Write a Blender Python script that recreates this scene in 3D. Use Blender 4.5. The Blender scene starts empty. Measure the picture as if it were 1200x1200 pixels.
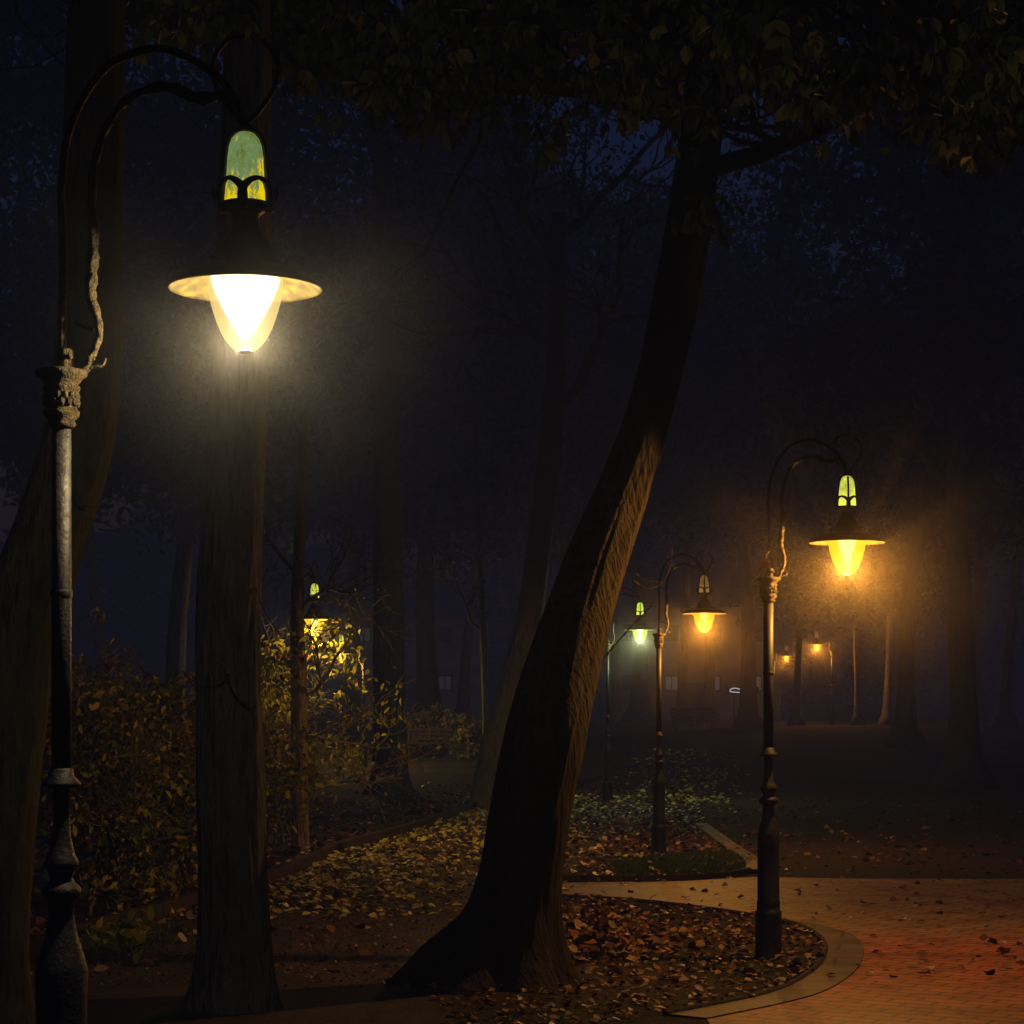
import bpy, math, random
import numpy as np
from mathutils import Vector, Matrix, noise as mnoise
R = math.radians
PI = math.pi
rng = np.random.default_rng(7)
random.seed(7)
scene = bpy.context.scene
C = scene.collection

# ------------------------------------------------------------------ camera
F = 2600.0          # focal length expressed in photo pixels
HOR = 830.0         # horizon row
EYE = 1.9
def W(px, py, D):
    return Vector(((px-600)*D/F, D, EYE-(py-HOR)*D/F))
def G(px, py):       # pixel -> point of the flat foreground ground
    D = EYE*F/(py-HOR)
    return ((px-600)*D/F, D)
cam = bpy.data.cameras.new('camera')
cam.sensor_width = 36; cam.lens = F/1200*36
cam.shift_y = (HOR-600)/1200
cam.clip_start = .1; cam.clip_end = 2000
co = bpy.data.objects.new('camera', cam); C.objects.link(co)
co.location = (0, 0, EYE); co.rotation_euler = (R(90), 0, 0)
scene.camera = co

def terrain(x, y):
    t = min(1, max(0, (y-50)/40.0)); t = t*t*(3-2*t)
    s = min(1, max(0, (y-120)/140.0)); s = s*s*(3-2*s)
    return 1.2*t + 5*s

# ------------------------------------------------------------------ helpers
def tag(o, label=None, cat=None, group=None, kind=None):
    if label: o['label'] = label
    if cat: o['category'] = cat
    if group: o['group'] = group
    if kind: o['kind'] = kind
    return o
def empty(name, loc, label, cat, group=None, rz=0, sc=1):
    o = bpy.data.objects.new(name, None); C.objects.link(o)
    o.location = loc; o.rotation_euler = (0, 0, rz); o.scale = (sc, sc, sc)
    o.empty_display_size = .2
    return tag(o, label, cat, group)

class MB:
    def __init__(s): s.v = []; s.f = []; s.n = 0; s.attr = []
    def add(s, verts, faces, a=None):
        k = s.n
        s.v.extend([tuple(p) for p in verts]); s.f.extend([tuple(i+k for i in f) for f in faces])
        s.n += len(verts)
        if a is not None: s.attr.extend([a]*len(verts))
    def box(s, c, h, rz=0):
        cs, sn = math.cos(rz), math.sin(rz); vs = []
        for dx in (-1, 1):
            for dy in (-1, 1):
                for dz in (-1, 1):
                    x, y = dx*h[0], dy*h[1]
                    vs.append((c[0]+x*cs-y*sn, c[1]+x*sn+y*cs, c[2]+dz*h[2]))
        s.add(vs, [(0,1,3,2),(4,6,7,5),(0,4,5,1),(2,3,7,6),(0,2,6,4),(1,5,7,3)])
    def lathe(s, prof, c=(0,0,0), seg=32, close=False):
        vs = []; fs = []
        for r, z in prof:
            for k in range(seg):
                a = 2*PI*k/seg
                vs.append((c[0]+r*math.cos(a), c[1]+r*math.sin(a), c[2]+z))
        for i in range(len(prof)-1):
            for k in range(seg):
                k2 = (k+1) % seg
                fs.append((i*seg+k, i*seg+k2, (i+1)*seg+k2, (i+1)*seg+k))
        s.add(vs, fs)
    def tube(s, pts, rad, seg=10, rf=None, cap=True):
        pts = [Vector(p) for p in pts]; n = len(pts)
        up = Vector((0, 1, 0)); vs = []; fs = []
        t0 = (pts[1]-pts[0]).normalized()
        if abs(t0.dot(up)) > .9: up = Vector((1, 0, 0))
        u = (up - t0*up.dot(t0)).normalized()
        for i, p in enumerate(pts):
            t = (pts[min(i+1, n-1)]-pts[max(i-1, 0)]).normalized()
            u = (u - t*u.dot(t)).normalized(); w = t.cross(u)
            r = rad[i] if hasattr(rad, '__len__') else rad
            for k in range(seg):
                a = 2*PI*k/seg
                rr = r*(rf(a, p, i) if rf else 1)
                vs.append(p+u*(math.cos(a)*rr)+w*(math.sin(a)*rr))
        for i in range(n-1):
            for k in range(seg):
                k2 = (k+1) % seg
                fs.append((i*seg+k, i*seg+k2, (i+1)*seg+k2, (i+1)*seg+k))
        if cap:
            fs.append(tuple(range(seg-1, -1, -1))); fs.append(tuple((n-1)*seg+k for k in range(seg)))
        s.add(vs, fs)
    def build(s, name, mat, parent=None, smooth=True):
        me = bpy.data.meshes.new(name); me.from_pydata(s.v, [], s.f)
        if smooth: me.polygons.foreach_set('use_smooth', [True]*len(me.polygons))
        me.materials.append(mat); me.update()
        o = bpy.data.objects.new(name, me); C.objects.link(o)
        if parent is not None: o.parent = parent
        return o

def spline(pts, n=8):
    """Catmull-Rom through points (tuples of any length)."""
    P = [np.array(p, float) for p in pts]; out = []
    for i in range(len(P)-1):
        p0 = P[max(i-1, 0)]; p1 = P[i]; p2 = P[i+1]; p3 = P[min(i+2, len(P)-1)]
        for k in range(n):
            t = k/n
            out.append(.5*((2*p1)+(-p0+p2)*t+(2*p0-5*p1+4*p2-p3)*t*t+(-p0+3*p1-3*p2+p3)*t**3))
    out.append(P[-1]); return out

# ------------------------------------------------------------------ materials
def newmat(name):
    m = bpy.data.materials.new(name); m.use_nodes = True
    nt = m.node_tree; nt.nodes.clear()
    out = nt.nodes.new('ShaderNodeOutputMaterial')
    return m, nt, out
def ramp(nt, fac, stops):
    r = nt.nodes.new('ShaderNodeValToRGB'); e = r.color_ramp.elements
    while len(e) < len(stops): e.new(.5)
    for k, (p, c) in enumerate(stops):
        e[k].position = p; e[k].color = (*c, 1)
    nt.links.new(fac, r.inputs[0]); return r.outputs[0]
def texn(nt, scale, detail=6, vec=None, rough=.6, kind='ShaderNodeTexNoise'):
    t = nt.nodes.new(kind); t.inputs['Scale'].default_value = scale
    if 'Detail' in t.inputs: t.inputs['Detail'].default_value = detail
    if 'Roughness' in t.inputs: t.inputs['Roughness'].default_value = rough
    if vec is not None: nt.links.new(vec, t.inputs['Vector'])
    return t
def coord(nt, which='Object', scale=(1,1,1), rot=(0,0,0)):
    t = nt.nodes.new('ShaderNodeTexCoord'); m = nt.nodes.new('ShaderNodeMapping')
    m.inputs['Scale'].default_value = scale; m.inputs['Rotation'].default_value = rot
    nt.links.new(t.outputs[which], m.inputs['Vector']); return m.outputs[0]
def bsdf(nt, out, rough=.8, metal=0, spec=.5):
    b = nt.nodes.new('ShaderNodeBsdfPrincipled')
    b.inputs['Roughness'].default_value = rough; b.inputs['Metallic'].default_value = metal
    b.inputs['Specular IOR Level'].default_value = spec
    nt.links.new(b.outputs[0], out.inputs['Surface']); return b
def bump(nt, b, h, strength=.5, dist=.02):
    n = nt.nodes.new('ShaderNodeBump'); n.inputs['Strength'].default_value = strength
    n.inputs['Distance'].default_value = dist
    nt.links.new(h, n.inputs['Height']); nt.links.new(n.outputs[0], b.inputs['Normal'])

def zshade(nt, col, z0, z1, f0, f1):  # painted light and shade: scales a colour between two heights
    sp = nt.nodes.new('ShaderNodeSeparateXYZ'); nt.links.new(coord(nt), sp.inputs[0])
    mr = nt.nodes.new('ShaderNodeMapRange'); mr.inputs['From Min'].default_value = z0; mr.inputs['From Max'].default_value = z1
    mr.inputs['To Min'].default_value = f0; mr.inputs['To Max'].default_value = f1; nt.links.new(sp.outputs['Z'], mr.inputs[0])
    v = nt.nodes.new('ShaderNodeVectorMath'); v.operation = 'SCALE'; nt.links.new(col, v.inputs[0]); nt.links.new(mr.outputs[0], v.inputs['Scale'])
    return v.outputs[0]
def mat_bark(name, c1, c2, c3, sc=1.0, bs=1.0, zf=None, zf2=None):
    m, nt, out = newmat(name); b = bsdf(nt, out, .9, 0, .25)
    v = coord(nt, 'Object', (14*sc, 14*sc, 2.2*sc))
    n = texn(nt, 1.0, 8, v, .65); w = texn(nt, 1.6, 3, v, kind='ShaderNodeTexVoronoi')
    mx = nt.nodes.new('ShaderNodeMath'); mx.operation = 'MULTIPLY'
    nt.links.new(n.outputs[0], mx.inputs[0]); nt.links.new(w.outputs[0], mx.inputs[1])
    big = texn(nt, 1.7, 4, coord(nt, 'Object'))
    col = ramp(nt, mx.outputs[0], [(.05, c1), (.3, c2), (.6, c3)])
    mixn = nt.nodes.new('ShaderNodeMix'); mixn.data_type = 'RGBA'; mixn.blend_type = 'MULTIPLY'
    mixn.inputs[0].default_value = .8
    nt.links.new(col, mixn.inputs[6]); nt.links.new(ramp(nt, big.outputs[0], [(.3, (.45,.5,.4)), (.7, (1,1,1))]), mixn.inputs[7])
    cc_ = mixn.outputs[2]
    if zf: cc_ = zshade(nt, cc_, *zf)
    if zf2: cc_ = zshade(nt, cc_, *zf2)
    nt.links.new(cc_, b.inputs['Base Color'])
    bump(nt, b, mx.outputs[0], bs, .055)
    return m
M = {}
M['bark'] = mat_bark('bark', (.02,.017,.014), (.07,.062,.05), (.15,.135,.11))
M['bark_dark'] = mat_bark('dark_bark', (.008,.007,.006), (.03,.026,.022), (.07,.06,.05))
M['bark_brown'] = mat_bark('brown_bark', (.04,.034,.022), (.16,.135,.085), (.28,.24,.15))
M['bark_brown_shaded'] = mat_bark('brown_bark_shaded_above', (.04,.036,.026), (.17,.15,.1), (.3,.26,.17), zf=(2.4, 3.6, 1.1, .12))  # upper trunk's fall into darkness is painted into the colour
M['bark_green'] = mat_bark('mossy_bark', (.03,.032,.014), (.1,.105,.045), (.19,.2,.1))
M['bark_lean'] = mat_bark('furrowed_bark', (.005,.004,.003), (.028,.02,.012), (.11,.078,.038), .8, 1.0, (1.4, 2.7, .26, .7), (3.4, 4.3, 1, .1))  # shaded foot, lamp-lit middle and dark top painted into the bark
M['bark_olive'] = mat_bark('olive_bark', (.01,.01,.007), (.035,.034,.022), (.075,.072,.05), zf=(3.2, 4.6, 1, .25))  # night shade on the upper trunk painted in
M['bark_mossy_shaded'] = mat_bark('mossy_bark_shaded_above', (.02,.022,.01), (.07,.075,.032), (.14,.15,.07), zf=(2.4, 4.6, 1.9, .12))  # lit lower trunk brightened and unlit top darkened in the colour
M['bark_slate'] = mat_bark('slate_bark', (.02,.02,.022), (.06,.06,.062), (.13,.128,.125), zf=(3.2, 4.6, .85, .35))  # painted shade dims the trunk higher up

def mat_leaf(name, stops, rough=.6, transl=.25, em=0):
    m, nt, out = newmat(name)
    a = nt.nodes.new('ShaderNodeAttribute'); a.attribute_name = 'shade'
    col = ramp(nt, a.outputs['Fac'], stops)
    b = nt.nodes.new('ShaderNodeBsdfPrincipled'); b.inputs['Roughness'].default_value = rough
    b.inputs['Specular IOR Level'].default_value = .35
    tr = nt.nodes.new('ShaderNodeBsdfTranslucent'); mx = nt.nodes.new('ShaderNodeMixShader')
    mx.inputs[0].default_value = transl
    nt.links.new(col, b.inputs['Base Color']); nt.links.new(col, tr.inputs[0])
    nt.links.new(b.outputs[0], mx.inputs[1]); nt.links.new(tr.outputs[0], mx.inputs[2])
    nt.links.new(mx.outputs[0], out.inputs['Surface'])
    return m
M['leaf_dark'] = mat_leaf('canopy_leaf', [(0, (.015,.026,.006)), (.5, (.045,.07,.014)), (.88, (.09,.12,.022)), (1, (.2,.15,.03))])
M['leaf_far'] = mat_leaf('distant_leaf', [(0, (.005,.008,.004)), (.5, (.014,.017,.008)), (1, (.03,.03,.012))])
M['leaf_shrub'] = mat_leaf('shrub_leaf', [(0, (.05,.06,.008)), (.4, (.16,.18,.018)), (.8, (.4,.4,.04)), (1, (.6,.42,.05))])
M['leaf_autumn'] = mat_leaf('autumn_leaf', transl=.5, stops=[(0, (.09,.08,.01)), (.5, (.3,.29,.03)), (.85, (.46,.4,.04)), (1, (.5,.25,.03))])
M['leaf_litter'] = mat_leaf('fallen_leaf', [(0, (.07,.055,.01)), (.3, (.28,.23,.04)), (.6, (.62,.54,.09)), (1, (.8,.72,.18))], .5, .0)
M['leaf_litter_red'] = mat_leaf('brown_fallen_leaf', [(0, (.04,.018,.008)), (.4, (.12,.055,.022)), (.8, (.22,.1,.035)), (1, (.4,.3,.16))], .5, .0)
M['grass'] = mat_leaf('grass_blade', [(0, (.03,.06,.01)), (.5, (.07,.14,.02)), (1, (.12,.2,.035))], .6, .1)

# painted iron
m, nt, out = newmat('painted_iron'); b = bsdf(nt, out, .42, .35, .5); M['iron'] = m
v = coord(nt, 'Object'); n = texn(nt, 60, 6, v); n2 = texn(nt, 9, 6, v)
nt.links.new(ramp(nt, n2.outputs[0], [(.3, (.02,.021,.026)), (.6, (.06,.058,.06)), (.78, (.12,.085,.05))]), b.inputs['Base Color'])
nt.links.new(ramp(nt, n.outputs[0], [(.3, (.3,.3,.3)), (.7, (.65,.65,.65))]), b.inputs['Roughness'])
bump(nt, b, n.outputs[0], .8, .006)
m, nt, out = newmat('ornament_iron'); b = bsdf(nt, out, .5, .2, .5); M['ornament'] = m
v = coord(nt, 'Object'); n = texn(nt, 45, 6, v); n2 = texn(nt, 110, 4, v, kind='ShaderNodeTexVoronoi')
nt.links.new(zshade(nt, ramp(nt, n.outputs[0], [(.3, (.014,.01,.005)), (.5, (.07,.052,.026)), (.75, (.17,.125,.065))]), 3.36, 3.5, 1, .04), b.inputs['Base Color'])  # arms above the lamp's light are darkened: shade painted in
b.inputs['Specular IOR Level'].default_value = .2; b.inputs['Metallic'].default_value = 0
mm = nt.nodes.new('ShaderNodeMath'); mm.operation = 'ADD'
nt.links.new(n.outputs[0], mm.inputs[0]); nt.links.new(n2.outputs[0], mm.inputs[1])
bump(nt, b, mm.outputs[0], 1.0, .008)
m, nt, out = newmat('dark_iron'); b = bsdf(nt, out, .55, .2, .4); M['dark_iron'] = m
n = texn(nt, 30, 5, coord(nt)); nt.links.new(ramp(nt, n.outputs[0], [(.3, (.012,.012,.016)), (.7, (.035,.033,.04))]), b.inputs['Base Color'])
m, nt, out = newmat('shade_metal'); b = bsdf(nt, out, .55, .1, .5); M['shade'] = m
n = texn(nt, 22, 6, coord(nt)); nt.links.new(ramp(nt, n.outputs[0], [(.3, (.008,.006,.002)), (.5, (.03,.023,.004)), (.68, (.075,.058,.01)), (.8, (.16,.125,.025))]), b.inputs['Base Color'])
bump(nt, b, n.outputs[0], .4, .004)

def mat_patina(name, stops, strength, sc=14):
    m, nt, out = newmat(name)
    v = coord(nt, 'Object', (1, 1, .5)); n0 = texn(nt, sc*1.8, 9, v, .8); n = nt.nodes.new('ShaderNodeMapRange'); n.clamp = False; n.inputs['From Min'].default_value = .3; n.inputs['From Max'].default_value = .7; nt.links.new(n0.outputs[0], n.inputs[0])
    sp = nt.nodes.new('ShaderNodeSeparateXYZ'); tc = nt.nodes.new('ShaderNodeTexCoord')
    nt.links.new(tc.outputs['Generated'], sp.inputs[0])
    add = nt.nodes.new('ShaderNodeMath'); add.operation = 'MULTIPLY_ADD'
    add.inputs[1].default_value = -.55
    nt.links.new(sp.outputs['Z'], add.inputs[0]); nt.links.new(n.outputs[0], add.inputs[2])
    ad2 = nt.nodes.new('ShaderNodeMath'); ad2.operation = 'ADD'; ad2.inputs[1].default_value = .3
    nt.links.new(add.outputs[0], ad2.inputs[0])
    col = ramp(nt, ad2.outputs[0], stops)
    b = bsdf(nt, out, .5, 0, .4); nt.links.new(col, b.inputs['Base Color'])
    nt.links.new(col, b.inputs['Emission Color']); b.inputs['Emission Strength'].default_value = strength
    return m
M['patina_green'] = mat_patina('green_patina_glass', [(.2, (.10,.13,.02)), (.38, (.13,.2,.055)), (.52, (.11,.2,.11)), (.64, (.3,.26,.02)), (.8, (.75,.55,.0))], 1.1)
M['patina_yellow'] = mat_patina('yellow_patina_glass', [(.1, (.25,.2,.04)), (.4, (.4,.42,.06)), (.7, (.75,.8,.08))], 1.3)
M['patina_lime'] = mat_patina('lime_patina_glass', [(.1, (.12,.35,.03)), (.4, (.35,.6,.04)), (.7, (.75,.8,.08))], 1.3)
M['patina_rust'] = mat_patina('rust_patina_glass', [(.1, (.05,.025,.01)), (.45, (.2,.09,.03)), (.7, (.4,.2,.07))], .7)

def mat_glass(name, col, strength, transp=.55):
    """frosted lit glass: part light passes straight, part glows"""
    m, nt, out = newmat(name)
    e = nt.nodes.new('ShaderNodeEmission'); e.inputs[0].default_value = (*col, 1)
    n = texn(nt, 25, 4, coord(nt)); mt = nt.nodes.new('ShaderNodeMapRange')
    mt.inputs['To Min'].default_value = strength*.75; mt.inputs['To Max'].default_value = strength*1.25
    nt.links.new(n.outputs[0], mt.inputs[0]); nt.links.new(mt.outputs[0], e.inputs[1])
    t = nt.nodes.new('ShaderNodeBsdfTransparent'); t.inputs[0].default_value = (1, .97, .9, 1)
    mx = nt.nodes.new('ShaderNodeMixShader'); mx.inputs[0].default_value = transp
    g = nt.nodes.new('ShaderNodeBsdfGlossy'); g.inputs['Roughness'].default_value = .15
    m2 = nt.nodes.new('ShaderNodeMixShader'); m2.inputs[0].default_value = .04
    nt.links.new(e.outputs[0], mx.inputs[1]); nt.links.new(t.outputs[0], mx.inputs[2])
    nt.links.new(mx.outputs[0], m2.inputs[1]); nt.links.new(g.outputs[0], m2.inputs[2])
    nt.links.new(m2.outputs[0], out.inputs['Surface']); return m
def mat_emit(name, col, s):
    m, nt, out = newmat(name); e = nt.nodes.new('ShaderNodeEmission')
    e.inputs[0].default_value = (*col, 1); e.inputs[1].default_value = s
    if 'bulb' in name:      # soft luminous envelope: thin at its rim
        lw = nt.nodes.new('ShaderNodeLayerWeight'); lw.inputs[0].default_value = .5; t = nt.nodes.new('ShaderNodeBsdfTransparent')
        mx = nt.nodes.new('ShaderNodeMixShader'); nt.links.new(ramp(nt, lw.outputs['Facing'], [(.35, (0,0,0)), (.95, (1,1,1))]), mx.inputs[0])
        nt.links.new(e.outputs[0], mx.inputs[1]); nt.links.new(t.outputs[0], mx.inputs[2]); nt.links.new(mx.outputs[0], out.inputs['Surface'])
    else: nt.links.new(e.outputs[0], out.inputs['Surface'])
    return m
M['glass_warm'] = mat_glass('warm_frosted_glass', (1, .72, .24), 1.1)
M['glass_amber'] = mat_glass('amber_frosted_glass', (1, .55, .01), 1.5, .4)
M['glass_orange'] = mat_glass('orange_frosted_glass', (1, .45, .01), 1.5, .4)
M['glass_lime'] = mat_glass('lime_frosted_glass', (.62, .9, .12), 1.2, .4)
M['bulb_warm'] = mat_emit('warm_bulb', (1, .86, .6), 6)
M['bulb_amber'] = mat_emit('amber_bulb', (1, .72, .2), 5)
M['bulb_orange'] = mat_emit('orange_bulb', (1, .6, .12), 4)
M['bulb_lime'] = mat_emit('lime_bulb', (.9, 1, .5), 4)

# ------------------------------------------------------------------ street lamps
def smoothprof(p, n=4): return [tuple(q) for q in spline(p, n)]
def make_lamp(px, D, base_z, sc, label, variant, power, lcol, rk=1.0, hk=1.16, flip=False, detail=True, rz=0, cone=None):
    x = (px-600)*D/F
    t = empty('street_lamp', (x, D, base_z), label, 'street lamp', 'old park street lamps along the paths', (PI if flip else 0)+rz, sc)
    seg = 40 if detail else 16
    k = rk
    # pedestal
    p = MB()
    p.lathe([(0,0),(.118,0),(.116,.02),(.106,.05),(.104,.33),(.106,.36),(.106,.385),(.094,.395),(.091,.43),(.093,.445),(.093,.46),(.088,.47),(.087,.9),
             (.091,1.0),(.078,1.05),(.055*k**.5,1.12),(.044*k**.5,1.18),(.042*k**.5,1.235),(.06*k,1.25),(.068*k,1.27),(.066*k,1.285),(.045*k,1.305),
             (.036*k,1.32),(.058*k,1.362),(.06*k,1.372),(.045*k,1.4),(.032*k,1.46),(.029*k,1.5),(.029*k,1.625),(.066*k,1.635),(.066*k,1.645),(.042*k,1.67),(.04*k,1.69),(.034*k,1.695),(0,1.695)], seg=8 if False else seg)
    IR = M['iron'] if hk == 1.0 else M['dark_iron']
    p.build('pedestal', IR, t)
    s = MB(); s.lathe([(0,1.69),(.0335*k,1.695),(.034*k,2.2),(.033*k,2.862),(0,2.862)], seg=seg); s.build('shaft', IR, t)
    if detail:
        b_ = MB(); b_.lathe([(.036*k,2.28),(.038*k,2.285),(.038*k,2.3),(.036*k,2.305)], seg=seg); 
        b_.build('clamp_band', IR, t)
    c = MB()
    kc = k**.6
    c.lathe([(0,2.86),(.042*kc,2.86),(.05*kc,2.872),(.044*kc,2.885),(.06*kc,2.9),(.062*kc,2.915),(.053*kc,2.925),(.055*kc,2.95),(.05*kc,2.975),
             (.063*kc,2.99),(.064*kc,3.0),(.056*kc,3.01),(.074*kc,3.03),(.088*kc,3.04),(.088*kc,3.055),(.05*kc,3.065),(0,3.065)], seg=seg)
    if detail:      # cast leaf relief round the neck
        for q in range(14):
            a = 2*PI*q/14
            for zz, rr in ((2.945, .054), (2.968, .052)):
                c.lathe([(0,-.016),(.009,-.01),(.012,0),(.008,.012),(0,.018)], (rr*kc*math.cos(a+(zz>2.95)*.22), rr*kc*math.sin(a+(zz>2.95)*.22), zz), 8)
        c.lathe([(0,3.062),(.03,3.064),(.031,3.125),(.026,3.13),(0,3.13)], (.012,0,0), 20)
        c.tube([(.035,-.045,3.1),(.035,-.02,3.1)], .009, 10)
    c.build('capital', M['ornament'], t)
    L = .63
    # two pipes that rise from the capital and arch over to the lamp head
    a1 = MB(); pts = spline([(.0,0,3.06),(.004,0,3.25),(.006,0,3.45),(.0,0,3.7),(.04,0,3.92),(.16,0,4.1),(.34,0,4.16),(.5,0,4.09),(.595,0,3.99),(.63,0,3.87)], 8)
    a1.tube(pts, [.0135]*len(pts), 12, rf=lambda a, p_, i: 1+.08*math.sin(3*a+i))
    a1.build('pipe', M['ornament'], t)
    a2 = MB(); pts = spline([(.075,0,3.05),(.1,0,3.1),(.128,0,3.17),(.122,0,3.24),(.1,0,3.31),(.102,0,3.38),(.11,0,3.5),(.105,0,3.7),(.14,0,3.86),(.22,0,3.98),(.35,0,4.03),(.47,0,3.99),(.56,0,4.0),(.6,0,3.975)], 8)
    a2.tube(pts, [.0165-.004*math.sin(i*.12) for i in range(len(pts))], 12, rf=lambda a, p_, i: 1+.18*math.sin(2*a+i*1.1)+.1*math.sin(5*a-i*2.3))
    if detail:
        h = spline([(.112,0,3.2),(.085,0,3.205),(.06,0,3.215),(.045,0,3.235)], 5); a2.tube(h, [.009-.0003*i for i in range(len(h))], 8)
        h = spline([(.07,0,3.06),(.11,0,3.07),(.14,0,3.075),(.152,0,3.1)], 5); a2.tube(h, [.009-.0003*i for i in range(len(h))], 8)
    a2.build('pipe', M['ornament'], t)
    # scroll over the cap
    sc_ = MB()
    for sgn in (-1, 1):
        h = spline([(L+sgn*.0,0,3.9),(L+sgn*.05,0,3.95),(L+sgn*.1,0,4.03),(L+sgn*.11,0,4.12),(L+sgn*.06,0,4.19),(L+sgn*.0,0,4.2)][: 5 if sgn > 0 else 6], 6)
        sc_.tube(h, .009, 8)
    sc_.build('scroll', M['dark_iron'], t)
    # cap
    cp = MB()
    cp.lathe([(0,3.877),(.018,3.874),(.034,3.865),(.047,3.85),(.056,3.826),(.061,3.79),(.065,3.72),(.07,3.66),(.072,3.63),(0,3.63)], (L,0,0), seg)
    cp.build('cap', M[variant['cap']], t)
    br = MB()
    br.lathe([(.0,3.905),(.016,3.9),(.022,3.888),(.03,3.88),(.026,3.872),(.0,3.872)], (L,0,0), seg)
    for sgn in (-1, 1):     # yoke arms down both sides and side lugs
        h = spline([(L+sgn*.02,0,3.885),(L+sgn*.05,0,3.866),(L+sgn*.066,0,3.825),(L+sgn*.072,0,3.76),(L+sgn*.079,0,3.69),(L+sgn*.083,0,3.62)], 5)
        br.tube(h, .006, 8)
        br.lathe([(0,-.03),(.008,-.015),(.011,0),(.008,.018),(0,.03)], (L+sgn*.105,0,3.665), 10)
        br.tube([(L+sgn*.08,0,3.665),(L+sgn*.11,0,3.665)], .005, 6)
    nfront = 4
    for q in range(nfront):  # forked bracket, repeated round the cap
        a0 = -PI/2 + q*2*PI/nfront
        def on(a, r, z): return (L+r*math.cos(a0+a), r*math.sin(a0+a), z)
        for sgn in (-1, 1):
            h = spline([on(0,.078,3.6),on(0,.08,3.66),on(sgn*.2,.079,3.685),on(sgn*.5,.077,3.7),on(sgn*.78,.077,3.705)], 5)
            br.tube(h, [.019-.0006*i for i in range(len(h))], 8)
        if variant.get('strap'):
            br.tube([on(0,.08,3.64),on(0,.072,3.74),on(0,.066,3.8),on(0,.045,3.86)], .008, 8)
    br.build('bracket', M['dark_iron'], t)
    # hood
    hd = MB()
    hd.lathe([(0,3.632),(.082,3.63),(.083,3.61),(.05,3.59),(.045,3.57),(.052,3.54),(.08,3.5),(.105,3.46),(.125,3.415),(.13,3.395),(.12,3.393),(0,3.4)], (L,0,0), seg)
    hd.build('hood', M['dark_iron'], t)
    sh = MB()
    rim = .264
    sh.lathe([(r_*hk, z_) for r_, z_ in [(.128,3.41),(.17,3.402),(.22,3.382),(rim-.008,3.352),(rim,3.34),(rim-.003,3.334),(rim-.012,3.342),(.215,3.37),(.165,3.388),(.128,3.397)]], (L,0,0), 64 if detail else 28)
    so = sh.build('lamp_shade', M['shade'], t)
    gl = MB()
    gp = smoothprof([(.128,3.392),(.129,3.36),(.126,3.325),(.117,3.28),(.1,3.225),(.078,3.175),(.05,3.138),(.022,3.122),(0,3.121)], 3)
    gp = [(r_*hk, 3.392-(3.392-z_)*hk) for r_, z_ in gp]
    gl.lathe(gp, (L,0,0), seg)
    go = gl.build('glass_bowl', M[variant['glass']], t)
    go.visible_shadow = True
    tip = MB(); tip.lathe([(0,3.128),(.02,3.127),(.022,3.119),(.012,3.112),(0,3.111)], (L,0,-(hk-1)*.271), 16)
    tip.build('end_cap', M['shade'], go)
    bu = MB()
    w = variant.get('bw', .085)
    bu.lathe(smoothprof([(0,3.385),(w*.9,3.38),(w,3.36),(w*.8,3.3),(w*.45,3.22),(w*.15,3.17),(0,3.16)], 3), (L,0,0), 20)
    bu.build('bulb', M[variant['bulb']], go)
    ld = bpy.data.lights.new('lamp_light', 'POINT'); ld.energy = power; ld.color = lcol; ld.shadow_soft_size = .03
    lo = bpy.data.objects.new('lamp_light', ld); C.objects.link(lo); lo.parent = t; lo.location = (L, 0, 3.142)
    return t

V_near = dict(cap='patina_green', glass='glass_warm', bulb='bulb_warm', bw=.118)
V_amb = dict(cap='patina_yellow', glass='glass_amber', bulb='bulb_amber', strap=True, bw=.075)
V_org = dict(cap='patina_rust', glass='glass_orange', bulb='bulb_orange', strap=True, bw=.06)
V_lime = dict(cap='patina_lime', glass='glass_lime', bulb='bulb_lime', strap=True, bw=.07)
WARM = (1, .77, .42); YEL = (1, .66, .2); AMB = (1, .46, .09); ORG = (1, .42, .07); LIME = (.85, 1, .5)
make_lamp(72, 7.6, 0, 1, 'large nearest street lamp on the left with cream white glowing bowl and green patina cap', V_near, 240, WARM, hk=1.0)
make_lamp(900.5, 16.8, -.0, .945, 'tall dark street lamp beside the brick paving with bright amber bowl and yellow strapped cap', V_amb, 720, AMB, 1.2)
make_lamp(772, 29, 0, .94, 'street lamp standing on the leafy grass corner with orange glowing bowl and rusty cap', V_org, 620, ORG, 1.1)
make_lamp(712, 45, .0, 1.045, 'street lamp with pale green glowing bowl and lime cap beside the leaning tree', V_lime, 300, LIME, .9)
make_lamp(975, 92, 1.2, 1.0, 'distant orange street lamp with its pole on the right of its glowing bowl', V_org, 750, ORG, 1.3, flip=True, detail=False)
make_lamp(907, 112, 1.2, 1.0, 'farthest tiny orange street lamp just right of the tall dark lamp post', V_org, 650, ORG, 1.0, flip=False, detail=False)
make_lamp(351, 31.5, 0, .94, 'yellow street lamp glowing behind autumn leaves of the slender brown tree', V_amb, 260, YEL, 1.0, flip=False, detail=False, rz=R(-64))
make_lamp(426, 62, .15, .98, 'small distant yellow street lamp half hidden by leaves left of the dark thick tree', V_amb, 900, YEL, 1.0, flip=True, detail=False)

# ------------------------------------------------------------------ setting
def poly(name, pts2, z, mat, kind='structure', sub=None):
    me = bpy.data.meshes.new(name); me.from_pydata([(x, y, z) for x, y in pts2], [], [tuple(range(len(pts2)))])
    me.materials.append(mat); me.update()
    o = bpy.data.objects.new(name, me); C.objects.link(o); o['kind'] = kind
    return o
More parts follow.
